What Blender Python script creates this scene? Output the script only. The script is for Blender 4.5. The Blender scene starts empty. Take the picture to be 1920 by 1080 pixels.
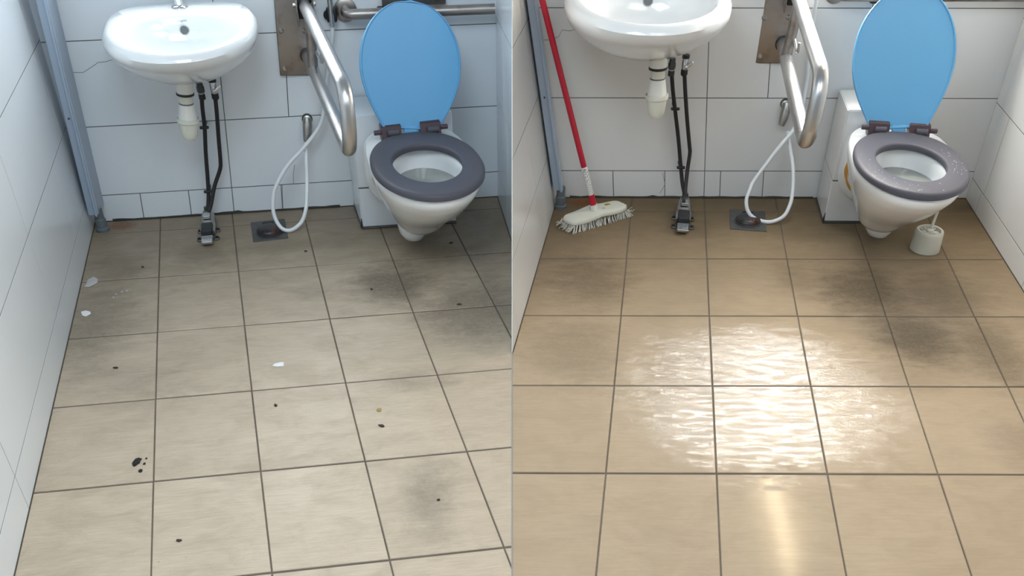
import bpy, math, random
from mathutils import Vector, Matrix, noise
random.seed(7)
D, C = bpy.data, bpy.context.scene.collection
R_ = math.radians
sc = bpy.context.scene

# ------------------------------------------------------------------ camera, sky, lamps, exposure
CAM_H = 1.6727
cam = D.objects.new('camera', D.cameras.new('camera'))
C.objects.link(cam)
cam.location = (0, 0, CAM_H)
cam.rotation_euler = (R_(90 - 39.886), 0, 0)
cam.data.sensor_width = 36
cam.data.lens = 1770.05 / 1920 * 36
cam.data.shift_y = 0.1902
cam.data.clip_start = 0.05
sc.camera = cam
sc.view_settings.view_transform = 'Standard'
sc.view_settings.look = 'None'
sc.view_settings.exposure = 0.0
sc.view_settings.gamma = 1.0
sc.view_settings.use_curve_mapping = False

world = D.worlds.new('world')
sc.world = world
world.use_nodes = True
world.node_tree.nodes['Background'].inputs[0].default_value = (0.82, 0.92, 1.0, 1)
world.node_tree.nodes['Background'].inputs[1].default_value = 0.42


# ------------------------------------------------------------------ the two rooms (x along the back wall, y out from it, z up)
class Room:
    def __init__(s, yaw, ox, oy, row, col, a, wl, xr, z1, z2, z3, kl, kr, kt, side):
        s.yaw, s.o, s.row, s.col, s.a = yaw, Vector((ox, oy, 0)), row, col, a
        s.wl, s.xr, s.z = wl, xr, (z1, z2, z3)
        s.kl, s.kr, s.kt, s.side = kl, kr, kt, side
        s.lean = 0.0

    def w(s, x, y, z=0.0):
        c, n = math.cos(s.yaw), math.sin(s.yaw)
        return Vector((c * x + n * y + s.o.x, n * x - c * y + s.o.y, z))


RL = Room(0.155124, -1.462, 3.719, 0.41055, 0.29114, 0.121, 0.262, 1.417, 0.110, 0.384, 0.695, -0.081, 0.016, -0.113, -1)
RR = Room(-0.00565, 0.520, 3.926, 0.43593, 0.30941, 0.140, 0.324, 1.440, 0.118, 0.419, 0.753, 0.149, 0.107, 0.131, 1)
RR.lean = 0.165        # the partition on the left of the right-hand room stands out of plumb


def area_light(name, room, x, y, z, size, size_y, power, color, tx, ty, tz):
    l = D.lights.new(name, 'AREA')
    l.shape, l.size, l.size_y, l.energy, l.color = 'RECTANGLE', size, size_y, power, color
    o = D.objects.new(name, l)
    C.objects.link(o)
    o.location = room.w(x, y, z)
    o.rotation_euler = (room.w(tx, ty, tz) - o.location).to_track_quat('-Z', 'Y').to_euler()
    return o


area_light('key_light_dry_room', RL, 0.60, 2.55, 2.45, 1.0, 1.1, 34, (0.76, 0.90, 1.0), 0.45, 1.9, 0)  # unseen key light added overhead, brightens the near floor
area_light('key_light_wet_room', RR, 0.45, 2.75, 2.45, 1.0, 1.1, 14, (1.0, 0.96, 0.93), 0.45, 2.2, 0)  # same added overhead light, warmer and weaker


# ------------------------------------------------------------------ mesh helpers: geometry is (verts, faces); y is 'out from the wall' and flips to -y on build
def join(*gs):
    V, F = [], []
    for v, f in gs:
        n = len(V)
        V += [Vector(p) for p in v]
        F += [[i + n for i in q] for q in f]
    return V, F


def move(g, x=0, y=0, z=0):
    d = Vector((x, y, z))
    return [Vector(p) + d for p in g[0]], g[1]


def rot(g, ax, deg):
    m = Matrix.Rotation(R_(deg), 3, ax)
    return [m @ Vector(p) for p in g[0]], g[1]


def loft(rings, cap0=True, cap1=True, loop=False):
    n = len(rings[0])
    V = [Vector(p) for r in rings for p in r]
    F = []
    m = len(rings)
    for i in range(m if loop else m - 1):
        a, b = i * n, ((i + 1) % m) * n
        for k in range(n):
            k2 = (k + 1) % n
            F.append([a + k, a + k2, b + k2, b + k])
    if cap0 and not loop:
        F.append(list(range(n))[::-1])
    if cap1 and not loop:
        F.append([(m - 1) * n + k for k in range(n)])
    return V, F


def lathe(prof, seg=24):
    return loft([[(r * math.cos(2 * math.pi * k / seg), r * math.sin(2 * math.pi * k / seg), z) for k in range(seg)] for r, z in prof])


def box(x0, x1, y0, y1, z0, z1, b=0.0):
    def ring(z, i):
        i2 = i
        pts = [(x0 + i2, y0 + i), (x1 - i2, y0 + i), (x1 - i2, y1 - i), (x0 + i2, y1 - i)]
        if b <= 0:
            return [(p[0], p[1], z) for p in pts]
        o = []
        c = b
        for (px, py), (sx, sy), rev in zip(pts, ((1, 1), (-1, 1), (-1, -1), (1, -1)), (0, 1, 0, 1)):
            q = [(px, py + sy * c), (px + sx * c, py)]
            o += q[::-1] if rev else q
        return [(p[0], p[1], z) for p in o]
    if b <= 0:
        return loft([ring(z0, 0), ring(z1, 0)])
    return loft([ring(z0, b * .6), ring(z0 + b, 0), ring(z1 - b, 0), ring(z1, b * .6)])


def crom(P, n=8):
    P = [Vector(p) for p in P]
    Q = [P[0] * 2 - P[1]] + P + [P[-1] * 2 - P[-2]]
    o = []
    for i in range(1, len(Q) - 2):
        a, b, c, d = Q[i - 1:i + 3]
        for k in range(n):
            t = k / n
            o.append(.5 * (2 * b + (c - a) * t + (2 * a - 5 * b + 4 * c - d) * t * t + (3 * b - a - 3 * c + d) * t ** 3))
    o.append(P[-1])
    return o


def fillet(P, rad, n=7):
    P = [Vector(p) for p in P]
    o = [P[0]]
    for a, b, c in zip(P, P[1:], P[2:]):
        u, v = (a - b).normalized(), (c - b).normalized()
        ang = u.angle(v)
        d = min(rad / math.tan(ang / 2), (a - b).length * .48, (c - b).length * .48)
        for k in range(n + 1):
            t = k / n
            o.append((1 - t) ** 2 * (b + u * d) + 2 * t * (1 - t) * b + t * t * (b + v * d))
    o.append(P[-1])
    return o


def tube(P, r, seg=14, rr=None):
    P = [Vector(p) for p in P]
    T = [(P[min(i + 1, len(P) - 1)] - P[max(i - 1, 0)]).normalized() for i in range(len(P))]
    up = Vector((0, 0, 1)) if abs(T[0].z) < .9 else Vector((1, 0, 0))
    nrm = (up - T[0] * up.dot(T[0])).normalized()
    rings = []
    for i, (p, t) in enumerate(zip(P, T)):
        if i:
            nrm = (nrm - t * nrm.dot(t)).normalized()
        bi = t.cross(nrm)
        q = rr[i] if rr else r
        rings.append([p + (nrm * math.cos(2 * math.pi * k / seg) + bi * math.sin(2 * math.pi * k / seg)) * q for k in range(seg)])
    return loft(rings)


def mesh(name, g, smooth=35, flip=True):
    V = [(p[0], -p[1], p[2]) for p in g[0]] if flip else [tuple(p) for p in g[0]]
    me = D.meshes.new(name)
    me.from_pydata(V, [], [list(f) for f in g[1]])
    import bmesh
    bm = bmesh.new()
    bm.from_mesh(me)
    bmesh.ops.recalc_face_normals(bm, faces=bm.faces)
    bm.to_mesh(me)
    bm.free()
    if smooth:
        me.polygons.foreach_set('use_smooth', [True] * len(me.polygons))
        me.set_sharp_from_angle(angle=R_(smooth))
    return me


def obj(name, g, mat, parent=None, smooth=35, label=None, flip=True):
    me = mesh(name, g, smooth, flip)
    me.materials.append(mat)
    o = D.objects.new(name, me)
    C.objects.link(o)
    if parent:
        o.parent = parent
    if label:
        o['label'] = label
    return o


def thing(name, label, cat, room, x, y, z=0.0, turn=0.0, scale=1.0, group=None):
    o = D.objects.new(name, None)
    C.objects.link(o)
    o.empty_display_size = .05
    place(o, room, x, y, z, turn, scale)
    o['label'], o['category'] = label, cat
    if group:
        o['group'] = group
    return o


def place(o, room, x, y, z=0.0, turn=0.0, scale=1.0):
    o.location = room.w(x, y, z)
    o.rotation_euler = (0, 0, room.yaw + R_(turn))
    o.scale = (scale,) * 3


def tag(o, label, cat, group=None):
    o['label'], o['category'] = label, cat
    if group:
        o['group'] = group
    return o


def dup(root, label, room, x, y, z=0.0, turn=0.0, scale=1.0, skip=()):
    r = root.copy()
    C.objects.link(r)
    place(r, room, x, y, z, turn, scale)
    r['label'] = label
    for ch in list(root.children):
        if ch.name.split('.')[0] in skip:
            continue
        c = ch.copy()
        C.objects.link(c)
        c.parent = r
        for gch in list(ch.children):
            d = gch.copy()
            C.objects.link(d)
            d.parent = c
    return r


def part(r, name):
    return [c for c in r.children if c.name.split('.')[0] == name]


# ------------------------------------------------------------------ materials
def mat(name, col, rough=.5, metal=0.0, spec=.5, coat=0.0, var=.06, nscale=14, bump=0.0, bscale=60, rvar=0.0, stretch=(1, 1, 1)):
    m = D.materials.new(name)
    m.use_nodes = True
    n, l = m.node_tree.nodes, m.node_tree.links
    b = n['Principled BSDF']
    b.inputs['Roughness'].default_value = rough
    b.inputs['Metallic'].default_value = metal
    b.inputs['Specular IOR Level'].default_value = spec
    b.inputs['Coat Weight'].default_value = coat
    b.inputs['Coat Roughness'].default_value = .08
    tc = n.new('ShaderNodeTexCoord')
    mp = n.new('ShaderNodeMapping')
    mp.inputs['Scale'].default_value = stretch
    l.new(tc.outputs['Object'], mp.inputs[0])
    nz = n.new('ShaderNodeTexNoise')
    nz.inputs['Scale'].default_value = nscale
    nz.inputs['Detail'].default_value = 5
    l.new(mp.outputs[0], nz.inputs['Vector'])
    mx = n.new('ShaderNodeMix')
    mx.data_type = 'RGBA'
    mx.inputs[6].default_value = [max(0, c * (1 - var)) for c in col] + [1]
    mx.inputs[7].default_value = [min(1, c * (1 + var)) for c in col] + [1]
    l.new(nz.outputs[0], mx.inputs[0])
    l.new(mx.outputs[2], b.inputs['Base Color'])
    m['out'] = 0
    if rvar:
        mr = n.new('ShaderNodeMapRange')
        mr.inputs[3].default_value = max(0.02, rough - rvar)
        mr.inputs[4].default_value = rough + rvar
        l.new(nz.outputs[0], mr.inputs[0])
        l.new(mr.outputs[0], b.inputs['Roughness'])
    if bump:
        n2 = n.new('ShaderNodeTexNoise')
        n2.inputs['Scale'].default_value = bscale
        n2.inputs['Detail'].default_value = 4
        l.new(mp.outputs[0], n2.inputs['Vector'])
        bp = n.new('ShaderNodeBump')
        bp.inputs['Strength'].default_value = bump
        bp.inputs['Distance'].default_value = .002
        l.new(n2.outputs[0], bp.inputs['Height'])
        l.new(bp.outputs[0], b.inputs['Normal'])
    return m


def blotch(m, col, lo, hi, scale, amount=1.0, stretch=(1, 1, 1)):
    """lay a second colour over a material where a noise passes a threshold"""
    n, l = m.node_tree.nodes, m.node_tree.links
    b = n['Principled BSDF']
    src = b.inputs['Base Color'].links[0].from_socket
    tc = n.new('ShaderNodeTexCoord')
    mp = n.new('ShaderNodeMapping')
    mp.inputs['Scale'].default_value = stretch
    l.new(tc.outputs['Object'], mp.inputs[0])
    nz = n.new('ShaderNodeTexNoise')
    nz.inputs['Scale'].default_value = scale
    nz.inputs['Detail'].default_value = 6
    l.new(mp.outputs[0], nz.inputs['Vector'])
    mr = n.new('ShaderNodeMapRange')
    mr.inputs[1].default_value, mr.inputs[2].default_value, mr.inputs[4].default_value = lo, hi, amount
    l.new(nz.outputs[0], mr.inputs[0])
    mx = n.new('ShaderNodeMix')
    mx.data_type = 'RGBA'
    l.new(mr.outputs[0], mx.inputs[0])
    l.new(src, mx.inputs[6])
    mx.inputs[7].default_value = list(col) + [1]
    l.new(mx.outputs[2], b.inputs['Base Color'])
    return m


def emit(name, col, s):
    m = D.materials.new(name)
    m.use_nodes = True
    b = m.node_tree.nodes['Principled BSDF']
    b.inputs['Base Color'].default_value = (.6, .6, .6, 1)
    b.inputs['Emission Color'].default_value = list(col) + [1]
    b.inputs['Emission Strength'].default_value = s
    return m


def floor_mat(name, room, c1, c2, stains, wet):
    m = D.materials.new(name)
    m.use_nodes = True
    n, l = m.node_tree.nodes, m.node_tree.links
    b = n['Principled BSDF']
    geo = n.new('ShaderNodeNewGeometry')
    oi = n.new('ShaderNodeObjectInfo')

    def math_(op, a, c=None):
        q = n.new('ShaderNodeMath')
        q.operation = op
        for i, v in enumerate((a, c)):
            if v is None:
                continue
            if isinstance(v, (int, float)):
                q.inputs[i].default_value = v
            else:
                l.new(v, q.inputs[i])
        return q.outputs[0]

    # room coordinates: rotate the world position by the room's yaw, out-axis positive
    mp = n.new('ShaderNodeMapping')
    mp.vector_type = 'TEXTURE'
    mp.inputs['Location'].default_value = room.o
    mp.inputs['Rotation'].default_value = (0, 0, room.yaw)
    l.new(geo.outputs['Position'], mp.inputs[0])
    pos = mp.outputs[0]
    rnd = n.new('ShaderNodeVectorMath')
    rnd.operation = 'SCALE'
    comb = n.new('ShaderNodeCombineXYZ')
    for i in range(3):
        l.new(oi.outputs['Random'], comb.inputs[i])
    l.new(comb.outputs[0], rnd.inputs[0])
    rnd.inputs['Scale'].default_value = 37
    pr = n.new('ShaderNodeVectorMath')
    l.new(pos, pr.inputs[0])
    l.new(rnd.outputs[0], pr.inputs[1])

    def nz(scale, stretch, detail=5, src=None, rough=.55, dist=0.0):
        q = n.new('ShaderNodeMapping')
        q.inputs['Scale'].default_value = stretch
        l.new(src or pr.outputs[0], q.inputs[0])
        t = n.new('ShaderNodeTexNoise')
        t.inputs['Scale'].default_value = scale
        t.inputs['Detail'].default_value = detail
        t.inputs['Roughness'].default_value = rough
        t.inputs['Distortion'].default_value = dist
        l.new(q.outputs[0], t.inputs['Vector'])
        return t.outputs[0]

    def rng(v, a, b_, c=0.0, d=1.0, smooth=True):
        q = n.new('ShaderNodeMapRange')
        q.interpolation_type = 'SMOOTHSTEP' if smooth else 'LINEAR'
        l.new(v, q.inputs[0])
        for i, x in zip((1, 2, 3, 4), (a, b_, c, d)):
            q.inputs[i].default_value = x
        return q.outputs[0]

    def mixc(f, a, c):
        q = n.new('ShaderNodeMix')
        q.data_type = 'RGBA'
        if isinstance(f, float):
            q.inputs[0].default_value = f
        else:
            l.new(f, q.inputs[0])
        for i, v in ((6, a), (7, c)):
            if isinstance(v, (tuple, list)):
                q.inputs[i].default_value = list(v) + [1]
            else:
                l.new(v, q.inputs[i])
        return q.outputs[2]

    streak = nz(8, (1.6, 22, 1), 6, rough=.75)
    mott = nz(7, (1, 1.6, 1), 5, rough=.65, dist=.6)
    col = mixc(rng(streak, .22, .78, smooth=False), c1, c2)
    col = mixc(math_('MULTIPLY', rng(mott, .35, .75), .5 if not wet else .3), col, [x * .74 for x in c1])
    tint = rng(oi.outputs['Random'], 0, 1, 0, .16)
    col = mixc(tint, col, [x * .75 for x in c1])
    # soiled patches, each with its own place and outline
    brk = nz(9, (1, 2.2, 1), 8, src=pos, rough=.75)
    grit = nz(70, (1, 1, 1), 6, src=pos, rough=.8)
    dirt = None
    for (x, y, rx, ry, s) in stains:
        q = n.new('ShaderNodeMapping')
        q.vector_type = 'TEXTURE'
        q.inputs['Location'].default_value = (x, -y, 0)
        q.inputs['Scale'].default_value = (rx, ry, 1)
        l.new(pos, q.inputs[0])
        ln = n.new('ShaderNodeVectorMath')
        ln.operation = 'LENGTH'
        l.new(q.outputs[0], ln.inputs[0])
        d = math_('ADD', ln.outputs['Value'], math_('MULTIPLY', math_('SUBTRACT', brk, .5), 1.3))
        d = math_('MULTIPLY', rng(d, .15, 1.0, 1, 0), s)
        dirt = d if dirt is None else math_('MAXIMUM', dirt, d)
    dirt = math_('MULTIPLY', dirt, rng(grit, .25, .6, .55, 1.0))
    col = mixc(dirt, col, (.062, .050, .036))
    # brown grime near the back wall, with the light's falloff painted in
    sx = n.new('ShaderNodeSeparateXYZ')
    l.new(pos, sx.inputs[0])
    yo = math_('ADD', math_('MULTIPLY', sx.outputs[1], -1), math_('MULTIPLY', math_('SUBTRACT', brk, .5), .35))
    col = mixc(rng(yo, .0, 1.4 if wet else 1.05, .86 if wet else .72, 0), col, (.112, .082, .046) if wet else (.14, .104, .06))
    # scattered specks
    if not wet:
        sp = rng(nz(120, (1, 1.5, 1), 3, src=pos, rough=.6), .66, .72)
        spm = rng(nz(3.5, (1, 1, 1), 4, src=pos), .45, .65)
        col = mixc(math_('MULTIPLY', math_('MULTIPLY', sp, spm), .75), col, (.05, .042, .034))
    # orange rust spilt on the tile by the foot of the post
    q = n.new('ShaderNodeMapping')
    q.vector_type = 'TEXTURE'
    q.inputs['Location'].default_value = (-.15 if not wet else -.215, -.055, 0)
    q.inputs['Scale'].default_value = (.075, .05, 1)
    l.new(pos, q.inputs[0])
    ln = n.new('ShaderNodeVectorMath')
    ln.operation = 'LENGTH'
    l.new(q.outputs[0], ln.inputs[0])
    rs = rng(math_('ADD', ln.outputs['Value'], math_('MULTIPLY', math_('SUBTRACT', grit, .5), 2.2)), .3, 1.1, .75, 0)
    col = mixc(rs, col, (.17, .055, .016))
    l.new(col, b.inputs['Base Color'])
    fine = nz(160, (1, 2.5, 1), 4)
    mid = nz(28, (1, 3, 1), 5)
    bp = n.new('ShaderNodeBump')
    bp.inputs['Strength'].default_value = .35 if not wet else .2
    bp.inputs['Distance'].default_value = .0012
    l.new(math_('ADD', math_('MULTIPLY', fine, .5), mid), bp.inputs['Height'])
    l.new(bp.outputs[0], b.inputs['Normal'])
    if wet:
        l.new(rng(mott, .3, .7, .45, .58), b.inputs['Roughness'])
        b.inputs['Specular IOR Level'].default_value = .02
        # water lying on the glaze: rippled where it stands, a thin film elsewhere
        q = n.new('ShaderNodeMapping')
        q.vector_type = 'TEXTURE'
        q.inputs['Location'].default_value = (.26, -1.48, 0)
        q.inputs['Scale'].default_value = (.50, .42, 1)
        l.new(pos, q.inputs[0])
        ln = n.new('ShaderNodeVectorMath')
        ln.operation = 'LENGTH'
        l.new(q.outputs[0], ln.inputs[0])
        pud = rng(math_('ADD', ln.outputs['Value'], math_('MULTIPLY', math_('SUBTRACT', brk, .5), 1.3)), .6, 1.15, 1, 0)
        q2 = n.new('ShaderNodeMapping')
        q2.vector_type = 'TEXTURE'
        q2.inputs['Location'].default_value = (.20, -2.12, 0)
        q2.inputs['Scale'].default_value = (.34, .34, 1)
        l.new(pos, q2.inputs[0])
        ln2 = n.new('ShaderNodeVectorMath')
        ln2.operation = 'LENGTH'
        l.new(q2.outputs[0], ln2.inputs[0])
        film = math_('MULTIPLY', rng(ln2.outputs['Value'], .6, 1.15, 1, 0), .20)
        l.new(math_('MAXIMUM', film, rng(pud, 0, 1, .04, 1.0)), b.inputs['Coat Weight'])
        l.new(rng(pud, 0, .12, .12, .02), b.inputs['Coat Roughness'])
        b.inputs['Coat IOR'].default_value = 1.8
        rip = nz(15, (1, 2.3, 1), 6, src=pos, rough=.70, dist=1.2)
        cb = n.new('ShaderNodeBump')
        cb.inputs['Distance'].default_value = .0053
        l.new(rng(pud, 0, .2, .02, .6), cb.inputs['Strength'])
        l.new(rip, cb.inputs['Height'])
        l.new(cb.outputs[0], b.inputs['Coat Normal'])
    else:
        l.new(rng(mott, .3, .7, .40, .55), b.inputs['Roughness'])
        b.inputs['Specular IOR Level'].default_value = .6
    return m


M = {}
M['wall_L'] = mat('white_wall_tile_cool', (.72, .765, .805), .22, var=.03, nscale=2.5, bump=.04, bscale=6)
M['wall_R'] = mat('white_wall_tile', (.70, .70, .69), .24, var=.03, nscale=2.5, bump=.04, bscale=6)
M['grout'] = mat('wall_grout', (.13, .125, .12), .85, var=.3, nscale=9)
M['floor_grout'] = mat('floor_grout', (.13, .105, .08), .8, var=.5, nscale=6)
M['crack'] = mat('crack', (.25, .25, .26), .9)
M['grime'] = mat('black_grime', (.035, .033, .026), .8, var=.5, nscale=30)
M['ceramic'] = mat('white_ceramic', (.80, .82, .83), .10, coat=.5, var=.015, nscale=4)
M['plastic_white'] = mat('white_plastic', (.74, .74, .70), .35, var=.04, nscale=20)
M['plastic_cream'] = mat('cream_plastic', (.66, .66, .58), .4, var=.05, nscale=20)
M['rubber'] = mat('black_rubber', (.015, .015, .017), .5)
M['hose_black'] = mat('black_braided_hose', (.018, .016, .017), .5, var=.6, nscale=90, bump=.3, bscale=250)
M['steel'] = mat('brushed_steel', (.50, .50, .50), .30, metal=1, var=.12, nscale=8, rvar=.07, stretch=(1, 1, 1))
M['steel_dull'] = blotch(mat('stained_steel', (.36, .33, .31), .38, metal=1, var=.2, nscale=12, rvar=.1), (.16, .11, .08), .55, .75, 14, .8)
M['chrome'] = mat('chrome', (.62, .63, .64), .14, metal=1, var=.05)
M['chrome_old'] = blotch(mat('worn_chrome', (.40, .39, .37), .35, metal=1, var=.25, nscale=60), (.30, .26, .20), .5, .65, 50, .7)
M['dark_fit'] = mat('dark_fitting', (.07, .075, .07), .4, metal=.6, var=.3, nscale=40)
M['blue_lid'] = mat('sky_blue_plastic', (.115, .36, .62), .33, var=.03, nscale=6)
M['seat'] = mat('grey_plastic_seat', (.083, .081, .098),   .48, spec=.2, var=.04, nscale=10)
M['hinge'] = mat('maroon_hinge', (.055, .03, .042), .35, var=.1)
M['water'] = mat('toilet_water', (.26, .275, .26), .15, coat=.3, var=.15, nscale=8)
M['post'] = mat('blue_grey_aluminium', (.37, .45, .56), .35, var=.03, nscale=5)
M['pvc'] = mat('grey_pvc', (.12, .14, .155), .5, var=.12, nscale=30)
M['hose_white'] = mat('white_hose', (.74, .77, .78), .3, var=.03, nscale=30)
M['black'] = mat('black_plastic', (.012, .012, .014), .45)
M['navy'] = mat('dark_blue_black_plastic', (.016, .025, .035), .5)
M['red'] = mat('red_handle', (.42, .006, .025), .3, var=.08, nscale=30)
M['paper'] = mat('white_paper', (.82, .82, .80), .9, var=.05)
M['ink'] = mat('dark_ink', (.05, .05, .05), .7)
M['ink_blue'] = mat('pale_blue_ink', (.22, .32, .48), .5)
M['yellow'] = mat('yellow_sticker', (.45, .36, .02), .5, var=.25, nscale=120)
M['bristle'] = mat('white_bristles', (.66, .65, .58), .6, var=.15, nscale=60)
M['leaf'] = mat('brown_leaf', (.045, .03, .018), .7, var=.4, nscale=80)
M['leaf_yellow'] = mat('yellowed_leaf', (.34, .25, .07), .6, var=.3, nscale=80)
M['soot'] = mat('black_crumbs', (.006, .006, .005), .7, var=.4, nscale=90)
M['drain_steel'] = mat('dull_drain_steel', (.115, .115, .115), .45, metal=.8, var=.25, nscale=40, bump=.2, bscale=140)
M['drain_rust'] = blotch(mat('drain_bowl', (.02, .018, .02), .4, var=.4, nscale=25), (.07, .02, .012), .5, .6, 20, .8)
M['rust'] = mat('rust_stain', (.55, .27, .05), .6, var=.3, nscale=30)
M['frame_white'] = mat('white_window_frame', (.72, .72, .70), .4, var=.03)
M['glass_L'] = emit('lit_frosted_glass_cool', (.86, .95, 1.0), 12)
M['glass_R'] = emit('lit_frosted_glass', (1.0, .98, .94), 42)
M['tube'] = emit('warm_streak_glow', (1.0, .80, .52), 85)  # glow of the rod added to make the floor streak
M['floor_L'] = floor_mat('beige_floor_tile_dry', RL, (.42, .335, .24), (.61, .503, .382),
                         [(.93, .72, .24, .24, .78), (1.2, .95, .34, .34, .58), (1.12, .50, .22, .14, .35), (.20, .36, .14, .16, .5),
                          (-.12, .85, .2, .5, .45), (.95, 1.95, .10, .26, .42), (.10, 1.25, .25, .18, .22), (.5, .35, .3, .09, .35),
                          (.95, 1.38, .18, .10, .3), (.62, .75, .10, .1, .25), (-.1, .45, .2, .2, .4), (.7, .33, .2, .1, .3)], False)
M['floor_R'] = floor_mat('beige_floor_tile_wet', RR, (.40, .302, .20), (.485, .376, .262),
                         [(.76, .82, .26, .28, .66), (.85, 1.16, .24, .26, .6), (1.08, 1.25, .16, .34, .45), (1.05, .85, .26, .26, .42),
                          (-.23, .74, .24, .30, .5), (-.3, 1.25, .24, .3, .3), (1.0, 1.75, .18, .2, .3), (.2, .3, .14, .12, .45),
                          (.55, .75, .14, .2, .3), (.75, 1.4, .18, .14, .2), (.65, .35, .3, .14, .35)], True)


# ------------------------------------------------------------------ tiled surfaces: every tile is a piece of its own
def clip(P, p0, nrm):
    o = []
    for i, a in enumerate(P):
        b = P[(i + 1) % len(P)]
        da, db = (a - p0).dot(nrm), (b - p0).dot(nrm)
        if da >= 0:
            o.append(a)
        if (da >= 0) != (db >= 0):
            o.append(a + (b - a) * (da / (da - db)))
    return o


def inset(P, nrm, d):
    n = len(P)
    o = []
    for i in range(n):
        a, b, c = P[i - 1], P[i], P[(i + 1) % n]
        e1, e2 = (b - a).normalized(), (c - b).normalized()
        n1, n2 = nrm.cross(e1), nrm.cross(e2)
        k = 1 + n1.dot(n2)
        o.append(b + (n1 + n2) * (d / max(k, .3)))
    return o


def slab(P, nrm, top, bottom, back=None):
    a = [p + (back if back else nrm * bottom) for p in P]
    b = [p + nrm * top for p in P]
    return loft([a, b])


def area(P):
    s = Vector((0, 0, 0))
    for i in range(1, len(P) - 1):
        s += (P[i] - P[0]).cross(P[i + 1] - P[0])
    return s.length / 2


def clean(P):
    o = []
    for p in P:
        if not o or (p - o[-1]).length > 1e-4:
            o.append(p)
    if len(o) > 1 and (o[0] - o[-1]).length < 1e-4:
        o.pop()
    return o


def tile(name, P, parent, m, room, gap=.003, thick=.006, ch=.0012, planes=(), rise=0.0, tilt=0.0):
    """one tile from a planar outline in world space (counter-clockwise seen from its face)"""
    nrm = (P[1] - P[0]).cross(P[2] - P[0]).normalized()
    P = inset(P, nrm, gap / 2)
    for p0, pn in planes:
        P = clean(clip(P, p0, pn))
        if len(P) < 3:
            return None
    if area(P) < 4e-4:
        return None
    g = loft([[p - nrm * thick for p in P], [p + nrm * (rise - ch) for p in P], [p + nrm * rise for p in inset(P, nrm, ch)]])
    cen = sum(g[0], Vector()) / len(g[0])
    o = obj(name, ([p - cen for p in g[0]], g[1]), m, parent, smooth=None, flip=False)
    o.location = cen
    return o


def seam(room, off=.0015):
    """the two rooms meet at one straight joint between their floors"""
    return (Vector((room.side * off, 0, 0)), Vector((room.side, 0, 0)))


def structure(name, g, m, label):
    o = obj(name, g, m, None, smooth=None, flip=False)
    o['kind'], o['label'] = 'structure', label
    return o


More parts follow.
